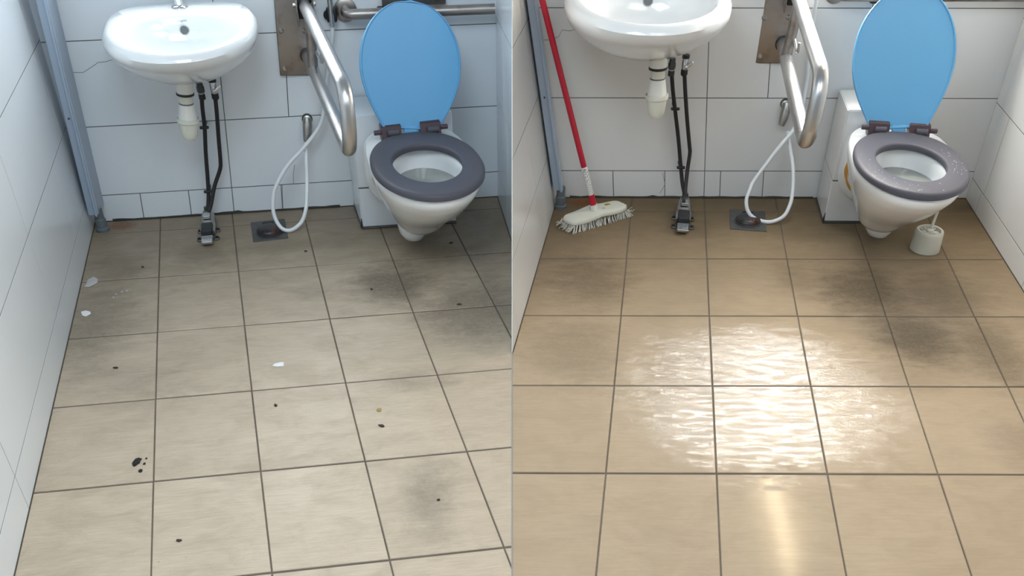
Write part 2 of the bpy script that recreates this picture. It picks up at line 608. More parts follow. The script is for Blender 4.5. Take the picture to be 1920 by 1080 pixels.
def build_room(room, tag_, wall_m, floor_m):
    w = room.w
    up = Vector((0, 0, 1))
    sm = seam(room)
    FY = 2.9          # floor depth
    H = 2.35          # wall height
    lx = lambda y, z=0: -room.wl - room.kl * y - room.lean * z
    rx = lambda y: room.xr - room.kr * y
    # floor bed and floor tiles
    P = [w(lx(-.08) - .06, -.08), w(lx(FY) - .06, FY), w(rx(FY) + .06, FY), w(rx(-.08) + .06, -.08)]
    P = clip(P, *sm)
    fl = structure('floor', slab(P, up, -.003, -.06), M['floor_grout'], 'beige tiled floor of the ' + tag_)
    pl = [(w(lx(0) + .002, 0), (w(lx(0) + 1, 0) - w(lx(0), 0)).normalized() * 1.0), sm, (w(0, .002), w(0, 1) - w(0, 0)), (w(0, FY), w(0, 0) - w(0, 1))]
    dl = (w(lx(1), 1) - w(lx(0), 0)).normalized()
    dr = (w(rx(1), 1) - w(rx(0), 0)).normalized()
    nl, nr = up.cross(dl), dr.cross(up)
    if nl.dot(w(1, 0) - w(0, 0)) < 0:
        nl = -nl
    if nr.dot(w(0, 0) - w(1, 0)) < 0:
        nr = -nr
    pl = [(w(lx(0) + .002, 0), nl), (w(rx(0) - .002, 0), nr), sm, (w(0, .002), w(0, 1) - w(0, 0)), (w(0, FY), w(0, 0) - w(0, 1))]
    rows = [-.3] + [room.a * 1.0 + i * room.row for i in range(0, 8)]
    for i in range(len(rows) - 1):
        for j in range(-1, 6):
            X = lambda jj, y: jj * room.col - room.kt * y
            y0, y1 = rows[i], rows[i + 1]
            if i == 0:
                y0 = 0
            jl = -3 if j == -1 else j
            P = [w(X(jl, y0) , y0 + .0016), w(X(jl, y1), y1 - .0016), w(X(j + 1, y1), y1 - .0016), w(X(j + 1, y0), y0 + .0016)]
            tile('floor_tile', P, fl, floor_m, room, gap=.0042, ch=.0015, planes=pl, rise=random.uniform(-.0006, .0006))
    # walls
    z = [0.0] + list(room.z) + [room.z[2] + (room.z[2] - room.z[1]) * (i + 1) for i in range(4)]
    rows_z = [zz for zz in z if zz < H - .02] + [H]

    def wall(name, f, s0, s1, joints, zrows, label, nsign, extra=None, slant=0.0):
        n = (f(s0 + .1, 0) - f(s0, 0)).cross(f(s0, .1) - f(s0, 0)).normalized() * nsign
        P = [f(s0, 0), f(s1, 0), f(s1, H), f(s0, H)]
        if nsign < 0:
            P = P[::-1]
        Pc = clean(clip(P, *sm))
        o = structure(name, slab(Pc, n, -.0007, -.05, Vector((0, .05, 0)) if extra else None), M['grout'], label)
        if extra and room is RR:
            # plain white end panel that closes the back of the partition along the joint between the rooms
            e = sorted([p for p in Pc if abs(p.x - .0015) < 2e-4], key=lambda p: p.z)
            if len(e) >= 2:
                a, b = e[0], e[-1]
                q = [Vector((.0013, a.y, 0)), Vector((.0013, b.y, H)), Vector((.0013, b.y + 2.2, H)), Vector((.0013, a.y + 2.2, 0))]
                structure('trim_1', loft([q, [p - Vector((.0011, 0, 0)) for p in q]]), M['frame_white'], 'white end panel of the partition between the two rooms')
        for i in range(len(zrows) - 1):
            js = joints[min(i, len(joints) - 1)]
            js = [s0] + [j for j in js if s0 + .02 < j < s1 - .02] + [s1]
            for a, b in zip(js, js[1:]):
                q0, q1 = slant * zrows[i], slant * zrows[i + 1]
                A0, A1 = (a, a) if a == s0 else (a + q0, a + q1)
                B0, B1 = (b, b) if b == s1 else (b + q0, b + q1)
                T = [f(A0, zrows[i]), f(B0, zrows[i]), f(B1, zrows[i + 1]), f(A1, zrows[i + 1])]
                if nsign < 0:
                    T = T[::-1]
                tile('wall_tile', T, o, wall_m, room, gap=.0034, ch=.0004, thick=.003, planes=[sm], rise=random.uniform(-.0002, .0002))
        return o
    tw = room.col * 2.0
    if room is RL:
        bj = [[-.066, .126, .30, .500, .80, 1.05], [.30, .93], [.30, .548, .93], [.30, .93], [.05, .62, 1.2]]
        lj, lz = [[.98, 1.83, 2.68], [.40, .98, 1.83, 2.68], [.13, .98, 1.83, 2.68]], [0, .112, .392, .706, 1.02, 1.334, 1.648, 1.962, H]
        rj, rz = [[.30], [.30], [.20]], [0, .115, .42, .72, 1.02, 1.334, 1.648, 1.962, H]
    else:
        bj = [[-.08, .141, .310, .378, .561, .85, 1.1], [.310, .93], [.310, .555, .93], [.310, .93], [.0, .6, 1.2]]
        lj, lz = [[.46, 1.12, 1.9], [.46, 1.12, 1.9], [.2, .8, 1.5]], [0, .215, .46, .735, 1.0, 1.334, 1.648, 1.962, H]
        rj, rz = [[.15, .80, 1.5], [.18, .80, 1.5], [.45, 1.1]], [0, .092, .405, .72, 1.02, 1.334, 1.648, 1.962, H]
    back = wall('wall_back', lambda s, h: w(s, 0, h), -room.wl - .02 - room.lean * H, room.xr + .02, bj, rows_z, 'white tiled back wall of the ' + tag_, 1, slant=.09 if room is RL else -.10)
    wall('wall_left', lambda s, h: w(lx(s, h), s, h), 0.0, FY, lj, lz, 'white tiled left wall of the ' + tag_, -1, room is RR)
    wall('wall_right', lambda s, h: w(rx(s), s, h), 0.0, FY, rj, rz, 'white tiled right wall of the ' + tag_, 1, room is RL)
    return fl, back


floor_l, back_l = build_room(RL, 'dry dirty room on the left', M['wall_L'], M['floor_L'])
floor_r, back_r = build_room(RR, 'wet washed room on the right', M['wall_R'], M['floor_R'])


def in_room(room, g):
    """room coordinates to world"""
    return [room.w(*p) for p in g[0]], g[1]


def strip(P, wd, lift=.0006):
    """a hairline on the back wall, (x, z) points"""
    V, F = [], []
    for i, (x, z_) in enumerate(P):
        a = Vector((P[max(i - 1, 0)][0], P[max(i - 1, 0)][1]))
        b = Vector((P[min(i + 1, len(P) - 1)][0], P[min(i + 1, len(P) - 1)][1]))
        t = (b - a).normalized()
        for s in (-1, 1):
            V.append((x - t.y * wd / 2 * s, lift, z_ + t.x * wd / 2 * s))
        for s in (-1, 1):
            V.append((x - t.y * wd / 2 * s, -.004, z_ + t.x * wd / 2 * s))
    for i in range(len(P) - 1):
        a, b = 4 * i, 4 * i + 4
        F += [[a, a + 1, b + 1, b], [a, b, b + 2, a + 2], [a + 1, a + 3, b + 3, b + 1]]
    return V, F


for room, bk, cr in ((RL, back_l, [[(-.208, .588), (-.145, .585), (-.094, .611), (-.083, .618), (-.055, .619), (-.027, .626), (0, .64)],
                                   [(.577, .19), (.566, .15), (.562, .112)], [(.515, .109), (.508, .06), (.503, .01)]]),
                     (RR, back_r, [[(-.464, .638), (-.374, .638), (-.339, .650), (-.325, .675), (-.297, .671), (-.262, .679), (-.24, .69)],
                                   [(.12, .11), (.136, .06), (.118, .02)]])):
    for c in cr:
        obj('crack', in_room(room, strip(c, .0022)), M['crack'], bk, smooth=None, flip=False)
    # grime along the foot of the wall
    x0, x1 = (-.19, .74) if room is RL else (-.27, .78)
    V, F = [], []
    n = 44
    for i in range(n + 1):
        x = x0 + (x1 - x0) * i / n
        h = .006 + .007 * abs(noise.noise((x * 9, 3.1 * room.side, 0))) + (.012 if abs(x - (.22 if room is RL else .2)) < .12 else 0) * abs(noise.noise((x * 30, 1, 0)))
        V += [(x, .0012, h), (x, .004 + .006 * abs(noise.noise((x * 14, 7, 0))), .0012), (x, -.002, -.002)]
    for i in range(n):
        a, b = 3 * i, 3 * i + 3
        F += [[a, b, b + 1, a + 1], [a + 1, b + 1, b + 2, a + 2]]
    obj('wall_foot_grime', in_room(room, (V, F)), M['grime'], bk, smooth=None, flip=False)

# windows high in the back walls, and a glowing rod added for the floor streak (all above the picture, they light the rooms and shine in the floor)
def window(room, x0, x1, z0, z1, mull, glass, label, low=None):
    f = [box(x0 - .03, x1 + .03, .002, .03, z0 - .03, z0, .002), box(x0 - .03, x1 + .03, .002, .03, z1, z1 + .03, .002),
         box(x0 - .03, x0, .002, .03, z0, z1, .002), box(x1, x1 + .03, .002, .03, z0, z1, .002), box(mull - .030, mull + .030, .002, .03, z0, z1, .002)]
    wd = structure('window_1', in_room(room, join(*f)), M['frame_white'], label)
    for a, b in ((x0, mull - .030), (mull + .030, x1)):
        obj('pane', in_room(room, box(a, b, .004, .008, z0, z1)), glass, wd, smooth=None, flip=False)
    if low:
        obj('pane', in_room(room, box(low[0], low[1], .004, .008, low[2], low[3])), glass, wd, smooth=None, flip=False)
    return wd


window(RL, .08, .78, .96, 1.42, .44, M['glass_L'], 'frosted window high in the back wall of the dry room')
window(RR, .37, 1.10, .98, 1.33, .79, M['glass_R'], 'frosted window high in the back wall of the wet room', low=(.49, .74, .845, .945))

lt = thing('streak_light', 'unseen warm glowing rod added to reflect as a streak in the wet floor', 'light helper', RR, 0, 0, 0)
obj('tube', tube([(.805, .055, 1.40), (1.118, .055, 2.27)], .016, 14), M['tube'], lt)
obj('end_cap', tube([(.798, .002, 1.375), (.798, .055, 1.375), (.805, .055, 1.40)], .02, 14), M['plastic_white'], lt)
obj('end_cap', tube([(1.125, .002, 2.295), (1.125, .055, 2.295), (1.118, .055, 2.27)], .02, 14), M['plastic_white'], lt)

# ------------------------------------------------------------------ corner posts of the partitions
def corner_post(room, label, x0, x1, lean, foot):
    t = thing('partition_post', label, 'post', room, 0, 0, 0)
    t['group'] = 'partition posts in the back left corners'
    sh = lambda g: ([Vector((p[0] + lean * p[2], p[1], p[2])) for p in g[0]], g[1])
    d = .125
    obj('post_profile', sh(box(x0, x1, .004, d, .082, 2.3, .003)), M['post'], t)
    obj('edge_lip', sh(box(x1 - .013, x1 - .004, d - .002, d + .008, .078, 2.3, .002)), M['post'], t)
    obj('screw', sh(move(rot(lathe([(.004, 0), (.004, .001), (.002, .002)], 10), 'X', -90), (x0 + x1) / 2 - .004, d, .46)), M['dark_fit'], t)
    g = join(lathe([(.021, 0), (.021, .05), (.018, .053), (.018, .09)], 18), move(lathe([(.026, 0), (.026, .012), (.021, .016)], 18), 0, 0, 0))
    obj('foot', move(g, foot[0], foot[1], 0), M['pvc'], t)
    return t


corner_post(RL, 'blue-grey aluminium partition post with grey foot in the corner of the dry room', -.247, -.208, .05, (-.214, .088))
corner_post(RR, 'blue-grey aluminium partition post with grey foot behind the red-handled broom', -.332, -.292, -RR.lean, (-.314, .105))


# ------------------------------------------------------------------ wash basin
def egg(hw, v0, v1, vmid, n=56, pb=2.0, pf=2.0):
    """closed outline: half-width hw at v=vmid, from v0 (back) to v1 (front)"""
    o = []
    for k in range(n):
        a = 2 * math.pi * k / n
        c, s = math.cos(a), math.sin(a)
        p = pf if s > 0 else pb
        u = hw * math.copysign(abs(c) ** (2 / p), c)
        v = (v1 - vmid) * abs(s) ** (2 / p) if s > 0 else -(vmid - v0) * abs(s) ** (2 / p)
        o.append((u, vmid + v))
    return o


def make_basin():
    t = thing('wash_basin', 'white oval wash basin with chrome tap on the dry room wall', 'sink', RL, .262, .012, 0, 3.6)
    t['group'] = 'wall-hung wash basins'
    tilt = lambda u, v, w: (u, v, w - .075 * v)
    rings = []
    #        w     hw    v0    v1    vmid  pb
    outer = [(.645, .030, .18, .27, .23, 2.0), (.647, .075, .12, .31, .23, 2.0), (.660, .135, .05, .36, .23, 2.1), (.685, .185, .0, .405, .23, 2.4),
             (.715, .225, .0, .453, .225, 2.8), (.745, .250, .0, .497, .22, 3.2), (.772, .262, .0, .530, .22, 3.4), (.795, .260, .0, .545, .22, 3.5), (.812, .244, .002, .538, .22, 3.5)]
    for w, hw, v0, v1, vm, pb in outer:
        rings.append([tilt(u, v, w) for u, v in egg(hw, v0, v1, vm, pb=pb, pf=2.05)])
    inner = [(.818, .224, .075, .520, .25, 2.6), (.815, .212, .125, .508, .27, 2.1), (.803, .205, .135, .500, .28, 2.05), (.77, .196, .142, .488, .28, 2), (.73, .172, .155, .455, .285, 2),
             (.708, .125, .18, .40, .285, 2), (.692, .07, .20, .33, .27, 2), (.686, .026, .235, .285, .26, 2)]
    for w, hw, v0, v1, vm, pb in inner:
        rings.append([tilt(u, v, w) for u, v in egg(hw, v0, v1, vm, pb=pb, pf=2.0)])
    obj('bowl', loft(rings), M['ceramic'], t, smooth=50)
    # overflow, drain, mark
    ov = rot(lathe([(.0165, -.006), (.0165, .002), (.0135, .003), (.013, -.002)], 20), 'X', -76)
    obj('overflow_hole', move(ov, .006, .1445, .755), M['chrome_old'], t)
    obj('overflow_cap', move(rot(lathe([(.0128, -.003), (.0128, .0016)], 18), 'X', -76), .006, .145, .755), M['pvc'], t)
    obj('drain_ring', move(lathe([(.024, 0), (.024, .003), (.014, .003), (.012, -.004)], 18), 0, .26, .669), M['chrome'], t)
    fc = D.curves.new('basin_mark', 'FONT')
    fc.body = 'Cngtam'
    fc.size = .0105
    fc.align_x = 'CENTER'
    fc.extrude = .0002
    to = D.objects.new('basin_mark_curve', fc)
    C.objects.link(to)
    bpy.context.view_layer.update()
    me = D.meshes.new_from_object(to.evaluated_get(bpy.context.evaluated_depsgraph_get()))
    D.objects.remove(to)
    me.materials.clear()
    me.materials.append(M['ink_blue'])
    mk = D.objects.new('printed_mark', me)
    C.objects.link(mk)
    mk.parent = t
    mk.location = (.004, -.1425, .783)
    mk.rotation_euler = (R_(80), 0, 0)
    return t


basin = make_basin()
basin_r = dup(basin, 'white oval wash basin without a visible tap, above the red-handled broom', RR, -.022, .016, -.035, -4.0, 1.13, skip=('printed_mark',))

tap = thing('tap', 'chrome pillar tap standing on the back ledge of the basin', 'tap', RL, .264, .075, .808, 3.6)
obj('base_flange', lathe([(.030, 0), (.030, .006), (.026, .011), (.018, .014)], 26), M['chrome'], tap)
obj('tap_body', lathe([(.017, .008), (.0165, .06), (.019, .07), (.019, .10), (.012, .108)], 24), M['chrome'], tap)
obj('spout', tube(crom([(0, .01, .07), (0, .06, .088), (0, .11, .082), (0, .125, .06)], 6), .010), M['chrome'], tap)
obj('lever', tube([(0, 0, .105), (0, -.01, .125), (0, .045, .14)], .006), M['chrome'], tap)

# ------------------------------------------------------------------ bottle traps
trap = thing('bottle_trap', 'white plastic bottle trap hanging under the dry room basin', 'drain trap', RL, .2515, .25, .597, 0)
trap['group'] = 'bottle traps under the basins'
obj('tailpiece', lathe([(.029, -.028), (.031, -.02), (.031, .03)], 26), M['plastic_white'], trap)
obj('rubber_washer', lathe([(.0275, -.036), (.0315, -.034), (.0315, -.027), (.028, -.026)], 26), M['rubber'], trap)
obj('neck', lathe([(.0235, -.064), (.0245, -.060), (.0245, -.038), (.027, -.034)], 26), M['plastic_cream'], trap)
obj('lock_ring', lathe([(.0235, -.068), (.0255, -.066), (.0255, -.0625), (.022, -.061)], 26), M['pvc'], trap)
obj('trap_body', lathe([(.0345, -.128), (.034, -.12), (.030, -.09), (.0275, -.074), (.0265, -.066)], 28), M['plastic_white'], trap)
obj('cup_rim', lathe([(.036, -.132), (.0395, -.130), (.0395, -.1175), (.036, -.117), (.0352, -.1265)], 30), M['plastic_cream'], trap)
obj('cup', lathe([(.012, -.196), (.021, -.193), (.027, -.184), (.030, -.17), (.0335, -.145), (.036, -.131)], 28), M['plastic_cream'], trap)
trap.rotation_euler = (0, R_(6), RL.yaw)
trap_r = dup(trap, 'white plastic bottle trap hanging under the wet room basin', RR, .018, .275, .648, 0, 1.09)
trap_r.rotation_euler = (0, R_(-3), RR.yaw)


# ------------------------------------------------------------------ supply pipes
def pipe(room, label, pts, kind, r=.0078):
    t = thing('supply_pipe', label, 'pipe', room, 0, 0, 0)
    t['group'] = 'black supply pipes under the basins'
    P = crom(pts, 8)
    obj('hose', tube(P, r, 12), M['hose_black'], t)
    a = Vector(pts[0])
    d = (Vector(pts[1]) - a).normalized()
    if kind == 'nut':
        obj('coupling_nut', move(lathe([(.0125, -.020), (.0125, -.002), (.011, 0)], 6), *a), M['rubber'], t)
        obj('threaded_collar', move(lathe([(.0115, 0), (.0115, .005)], 16), *a), M['chrome_old'], t)
        obj('hex_fitting', move(lathe([(.0125, .005), (.0145, .008), (.0145, .026), (.012, .03), (.012, .045)], 6), *a), M['dark_fit'], t)
    else:
        obj('coupling_nut', move(lathe([(.0095, -.018), (.0135, -.012), (.0135, .004), (.010, .008)], 14), *a), M['rubber'], t)
        v = obj('angle_valve', join(move(lathe([(.0115, .006), (.013, .012), (.013, .040), (.0115, .046)], 18), *a)), M['chrome'], t)
        obj('lever', join(move(rot(box(-.004, .030, -.003, .004, -.005, .005, .0015), 'Y', -38), a.x + .004, a.y + .013, a.z + .018),
                          move(rot(lathe([(.007, 0), (.007, .012), (.004, .014)], 12), 'X', -90), a.x, a.y + .008, a.z + .018)), M['chrome'], v)
        obj('valve_mouth', move(lathe([(.0125, .046), (.0145, .047), (.0145, .060)], 18), *a), M['rubber'], t)
    return t


def clamp(t, x, y, z):
    obj('pipe_clip', join(box(x - .017, x + .017, y - .003, y + .011, z - .0045, z + .0045, .002), box(x - .005, x + .005, .001, y, z - .004, z + .004)), M['black'], t)


p = pipe(RL, 'black supply pipe with dark fitting, left of the pair under dry basin', [(.2815, .10, .518), (.272, .085, .46), (.262, .065, .38), (.245, .055, .28), (.232, .055, .18), (.222, .06, .11), (.212, .075, .062)], 'nut')
clamp(p, .261, .063, .382)
clamp(p, .224, .058, .125)
pipe(RL, 'black supply pipe bent at the knee under chrome valve, dry basin', [(.330, .10, .512), (.322, .09, .44), (.308, .075, .34), (.297, .068, .25), (.287, .066, .212), (.255, .07, .15), (.230, .085, .085), (.216, .095, .056)], 'valve')
p = pipe(RR, 'black supply pipe with dark fitting, left of the pair under wet basin', [(.096, .11, .558), (.112, .09, .48), (.134, .07, .39), (.160, .06, .28), (.182, .06, .17), (.195, .075, .10), (.203, .105, .066)], 'nut')
clamp(p, .133, .068, .40)
clamp(p, .184, .060, .158)
pipe(RR, 'black supply pipe bent at the knee under chrome valve, wet basin', [(.146, .11, .556), (.160, .095, .48), (.184, .08, .36), (.207, .07, .255), (.213, .07, .222), (.210, .08, .16), (.206, .105, .095), (.206, .125, .06)], 'valve')

# ------------------------------------------------------------------ foot valves on the floor
pedal = thing('foot_valve', 'grey foot pedal valve on the floor of the dry room', 'foot valve', RL, .207, .075, 0, 3)
pedal['group'] = 'foot pedal valves below the basins'
obj('inlet_union', move(lathe([(.016, .03), (.016, .05), (.012, .055), (.012, .066)], 12), 0, 0, 0), M['dark_fit'], pedal)
obj('valve_body', loft([[(u * a, v0, w0 + w * a) for u, w in ((-.6, 0), (-1, .2), (-1, .8), (-.6, 1.35), (.6, 1.35), (1, .8), (1, .2), (.6, 0))] for a, v0, w0 in
                        ((.006, -.025, .020), (.020, -.018, .006), (.029, .02, .002), (.031, .07, .001), (.029, .12, .001), (.026, .145, .001))] and
                       [[(u * a, v0, w * h) for u, w in ((-.6, .02), (-1, .15), (-1, .6), (-.55, 1), (.55, 1), (1, .6), (1, .15), (.6, .02))] for a, v0, h in
                        ((.012, -.028, .040), (.020, -.020, .052), (.028, .02, .058), (.031, .065, .052), (.030, .115, .040), (.027, .140, .034))]), M['chrome_old'], pedal)
obj('valve_cap', box(-.014, .014, .045, .082, .052, .062, .002), M['chrome'], pedal)
for sx in (-1, 1):
    for v in (.09, .165):
        f = obj('fixing_lug', box(min(sx * .022, sx * .044), max(sx * .022, sx * .044), v - .012, v + .012, .0005, .006, .003), M['drain_steel'], pedal)
        obj('bolt', move(lathe([(.006, .006), (.006, .011), (.003, .013)], 6), sx * .035, v, 0), M['rubber'], f)
obj('lever_block', box(-.022, .022, .098, .178, .012, .044, .004), M['black'], pedal)
obj('pedal_plate', box(-.022, .022, .172, .232, .010, .022, .003), M['steel'], pedal)
for k in range(5):
    obj('tread_rib', box(-.021, .021, .178 + k * .0115, .184 + k * .0115, .0215, .0255, .001), M['chrome'], pedal)
dup(pedal, 'grey foot pedal valve on the floor of the wet room', RR, .205, .125, 0, -9, 1.07)

# ------------------------------------------------------------------ floor drains
drain = thing('floor_drain', 'square floor drain with dark strainer in the dry floor', 'drain', RL, .452, .193, 0, 6.3)
drain['group'] = 'square floor drains'
obj('drain_plate', join(box(-.069, .069, -.092, .092, -.0005, .0035, .0012)), M['drain_steel'], drain)
rg = [[(r * 1.0 * math.cos(2 * math.pi * k / 30), .012 + r * 1.02 * math.sin(2 * math.pi * k / 30), z) for k in range(30)] for r, z in ((.050, .0034), (.050, .008), (.047, .016), (.040, .021), (.020, .0235), (.006, .024))]
obj('strainer', loft(rg), M['drain_rust'], drain)
obj('strainer_ring', move(loft([[(r * math.cos(2 * math.pi * k / 30), r * math.sin(2 * math.pi * k / 30), z) for k in range(30)] for r, z in ((.054, .003), (.054, .006), (.049, .007), (.049, .003))], loop=True), 0, .012, 0), M['drain_steel'], drain)
obj('handle', tube(fillet([(-.020, -.045, .012), (-.020, -.068, .006), (.020, -.068, .006), (.020, -.045, .012)], .004, 4), .0025, 8), M['rubber'], drain)
for k in range(5):
    obj('strainer_slot', box(-.032 + k * .014, -.026 + k * .014, .016, .050, .019, .0225, .001), M['black'], drain)
dup(drain, 'square floor drain with rusty strainer in the wet floor', RR, .457, .231, 0, -9.5, 1.06)

# ------------------------------------------------------------------ fold-down grab bars
PLATE_TURN = 4
bar = thing('fold_down_grab_bar', 'steel fold-down grab bar on wall plate beside dry room toilet', 'grab bar', RL, .655, 0, 0, 6.0)
bar['group'] = 'fold-down grab bars beside the toilets'
pl_ = obj('wall_plate', box(-.062, .058, .004, .010, .540, .98, .003), M['steel_dull'], bar)
for sx in (-1, 1):
    for w in (.565, .70, .95):
        obj('screw', move(rot(lathe([(.009, .009), (.009, .0115), (.006, .014)], 14), 'X', -90), sx * .043 - .002, 0, w), M['chrome_old'], pl_)
RB = .0225
path = [(.040, .055, .800), (.066, 1.06, .800), (.060, 1.06, .605), (.030, .012, .610)]
obj('loop_tube', tube(fillet(path, .085, 9), RB, 20), M['steel'], bar)
obj('brace_tube', tube([(.034, .20, .612), (.046, .20, .798)], .019, 18), M['steel_dull'], bar)
obj('socket', move(rot(lathe([(.024, .008), (.027, .009), (.027, .014), (.024, .016)], 20), 'X', -90), .030, 0, .610), M['rubber'], bar)
obj('hinge_bracket', join(box(.008, .014, .010, .095, .735, .86, .002), box(.066, .072, .010, .095, .735, .86, .002)), M['steel_dull'], bar)
obj('hinge_block', box(.015, .065, .010, .075, .755, .85, .004), M['black'], bar)
obj('hinge_pin', move(rot(lathe([(.006, -.042), (.008, -.040), (.008, .040), (.006, .042)], 12), 'Y', 90), .040, .06, .80), M['chrome'], bar)
obj('hook', tube(fillet([(.045, .190, .690), (.062, .245, .652), (.066, .258, .650), (.066, .258, .680)], .01, 4), .0055, 10), M['steel'], bar)
for c in bar.children:
    if c.name.startswith('wall_plate'):
        c.rotation_euler = (0, R_(PLATE_TURN), 0)
        c.location = (-.058, 0, .003)
bar_r = dup(bar, 'steel fold-down grab bar on wall plate beside wet room toilet', RR, .502, 0, -.008, -10.0, 1.045)
for c in bar_r.children:
    if c.name.startswith('wall_plate'):
        c.rotation_euler = (0, R_(-3), 0)
        c.location = (.030, 0, .0)

# ------------------------------------------------------------------ straight grab bars on the back wall
def wall_bar(room, label, x0, x1, z, y=.075):
    t = thing('wall_grab_bar', label, 'grab bar', room, 0, 0, 0)
    t['group'] = 'straight grab bars on the back walls'
    obj('rail', tube(fillet([(x0, .010, z), (x0, y, z), (x1, y, z)], .05, 8), .0185, 20), M['steel_dull'], t)
    obj('flange', move(rot(lathe([(.042, .002), (.042, .008), (.038, .011), (.02, .013)], 28), 'X', -90), x0, 0, z), M['steel_dull'], t)
    return t


wall_bar(RL, 'straight steel grab bar behind the lid in the dry room', .848, 1.402, .765)
wall_bar(RR, 'straight steel grab bar at top right of the wet room', .70, 1.425, .812)


def flush_panel(room, label, x0, x1, z0, bx0, bx1, bz0, knob):
    t = thing('flush_panel', label, 'flush plate', room, 0, 0, 0)
    t['group'] = 'flush panels behind the toilet lids'
    obj('panel', box(x0, x1, .004, .022, z0, z0 + .2, .003), M['steel_dull'], t)
    obj('valve_box', box(bx0, bx1, .003, .032, bz0, z0 - .001, .003), M['navy'], t)
    obj('button', move(rot(lathe([(.02, .02), (.02, .03), (.012, .034)], 20), 'X', -90), knob, 0, z0 + .02), M['black'], t)
    return t


flush_panel(RL, 'stained steel flush panel high on the dry room wall', .985, 1.225, .775, .966, 1.05, .722, 1.085)
flush_panel(RR, 'stained steel flush panel high on the wet room wall', .84, 1.08, .815, .832, .918, .776, .96)


# ------------------------------------------------------------------ toilet plinths (tiled boxes that carry the pans)
def plinth(room, label, x0, x1, depth, top, wall_m, skew):
    t = thing('tiled_plinth', label, 'plinth', room, 0, 0, 0)
    t['group'] = 'tiled plinths behind the toilets'
    W = lambda x, y, z: Vector((x + skew * y, y, z))
    P = lambda *q: [Vector((p.x, -p.y, p.z)) for p in q]
    base = loft([[W(x0 + .003, .004, .004), W(x1 - .003, .004, .004), W(x1 - .003, depth - .003, .004), W(x0 + .003, depth - .003, .004)],
                 [W(x0 + .003, .004, top - .003), W(x1 - .003, .004, top - .003), W(x1 - .003, depth - .003, top - .003), W(x0 + .003, depth - .003, top - .003)]])
    obj('core', base, M['grout'], t, smooth=None)
    zs = [.006, room.z[0] + .06, top]
    xm = x0 + (x1 - x0) * .62

    def tl(*q):
        o = tile('plinth_tile', P(*q), t, wall_m, room, gap=.0062, thick=.003, ch=.0008)
    for z0, z1 in zip(zs, zs[1:]):
        tl(W(x0, depth, z0), W(x1, depth, z0), W(x1, depth, z1), W(x0, depth, z1))
        tl(W(x0, .004, z0), W(x0, depth, z0), W(x0, depth, z1), W(x0, .004, z1))
        tl(W(x1, depth, z0), W(x1, .004, z0), W(x1, .004, z1), W(x1, depth, z1))
    tl(W(x0, depth, top), W(x1, depth, top), W(x1, .004, top), W(x0, .004, top))
    g = [(x0 - .002, depth + .003), (x0 + (x1 - x0) * .5, depth + .004)]
    obj('foot_bead', tube([W(x0 - .001, .01, .004), W(x0 - .001, depth + .002, .004), W(x1, depth + .002, .004)], .0045, 8), M['drain_steel'], t)
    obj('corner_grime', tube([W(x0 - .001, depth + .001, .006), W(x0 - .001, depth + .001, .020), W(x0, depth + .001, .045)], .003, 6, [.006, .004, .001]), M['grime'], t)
    return t


plinth(RL, 'white tiled plinth behind the dry room toilet', .800, 1.185, .235, .450, M['wall_L'], .11)
plinth(RR, 'white tiled plinth behind the wet room toilet', .795, 1.12, .250, .455, M['wall_R'], -.13)


# ------------------------------------------------------------------ toilets
def ceramic_with_rust():
    m = mat('toilet_ceramic', (.83, .85, .86), .12, coat=.4, var=.015, nscale=4)
    return m


PAN = [(.074, .02, .16, .22, .19), (.078, .05, .125, .255, .19), (.090, .070, .095, .285, .2), (.112, .086, .065, .317, .21), (.14, .100, .04, .353, .22), (.18, .12, .015, .42, .25),
       (.225, .14, .004, .50, .28), (.27, .158, .002, .575, .31), (.32, .174, .002, .645, .34), (.36, .185, .002, .695, .37), (.392, .189, .002, .715, .38)]


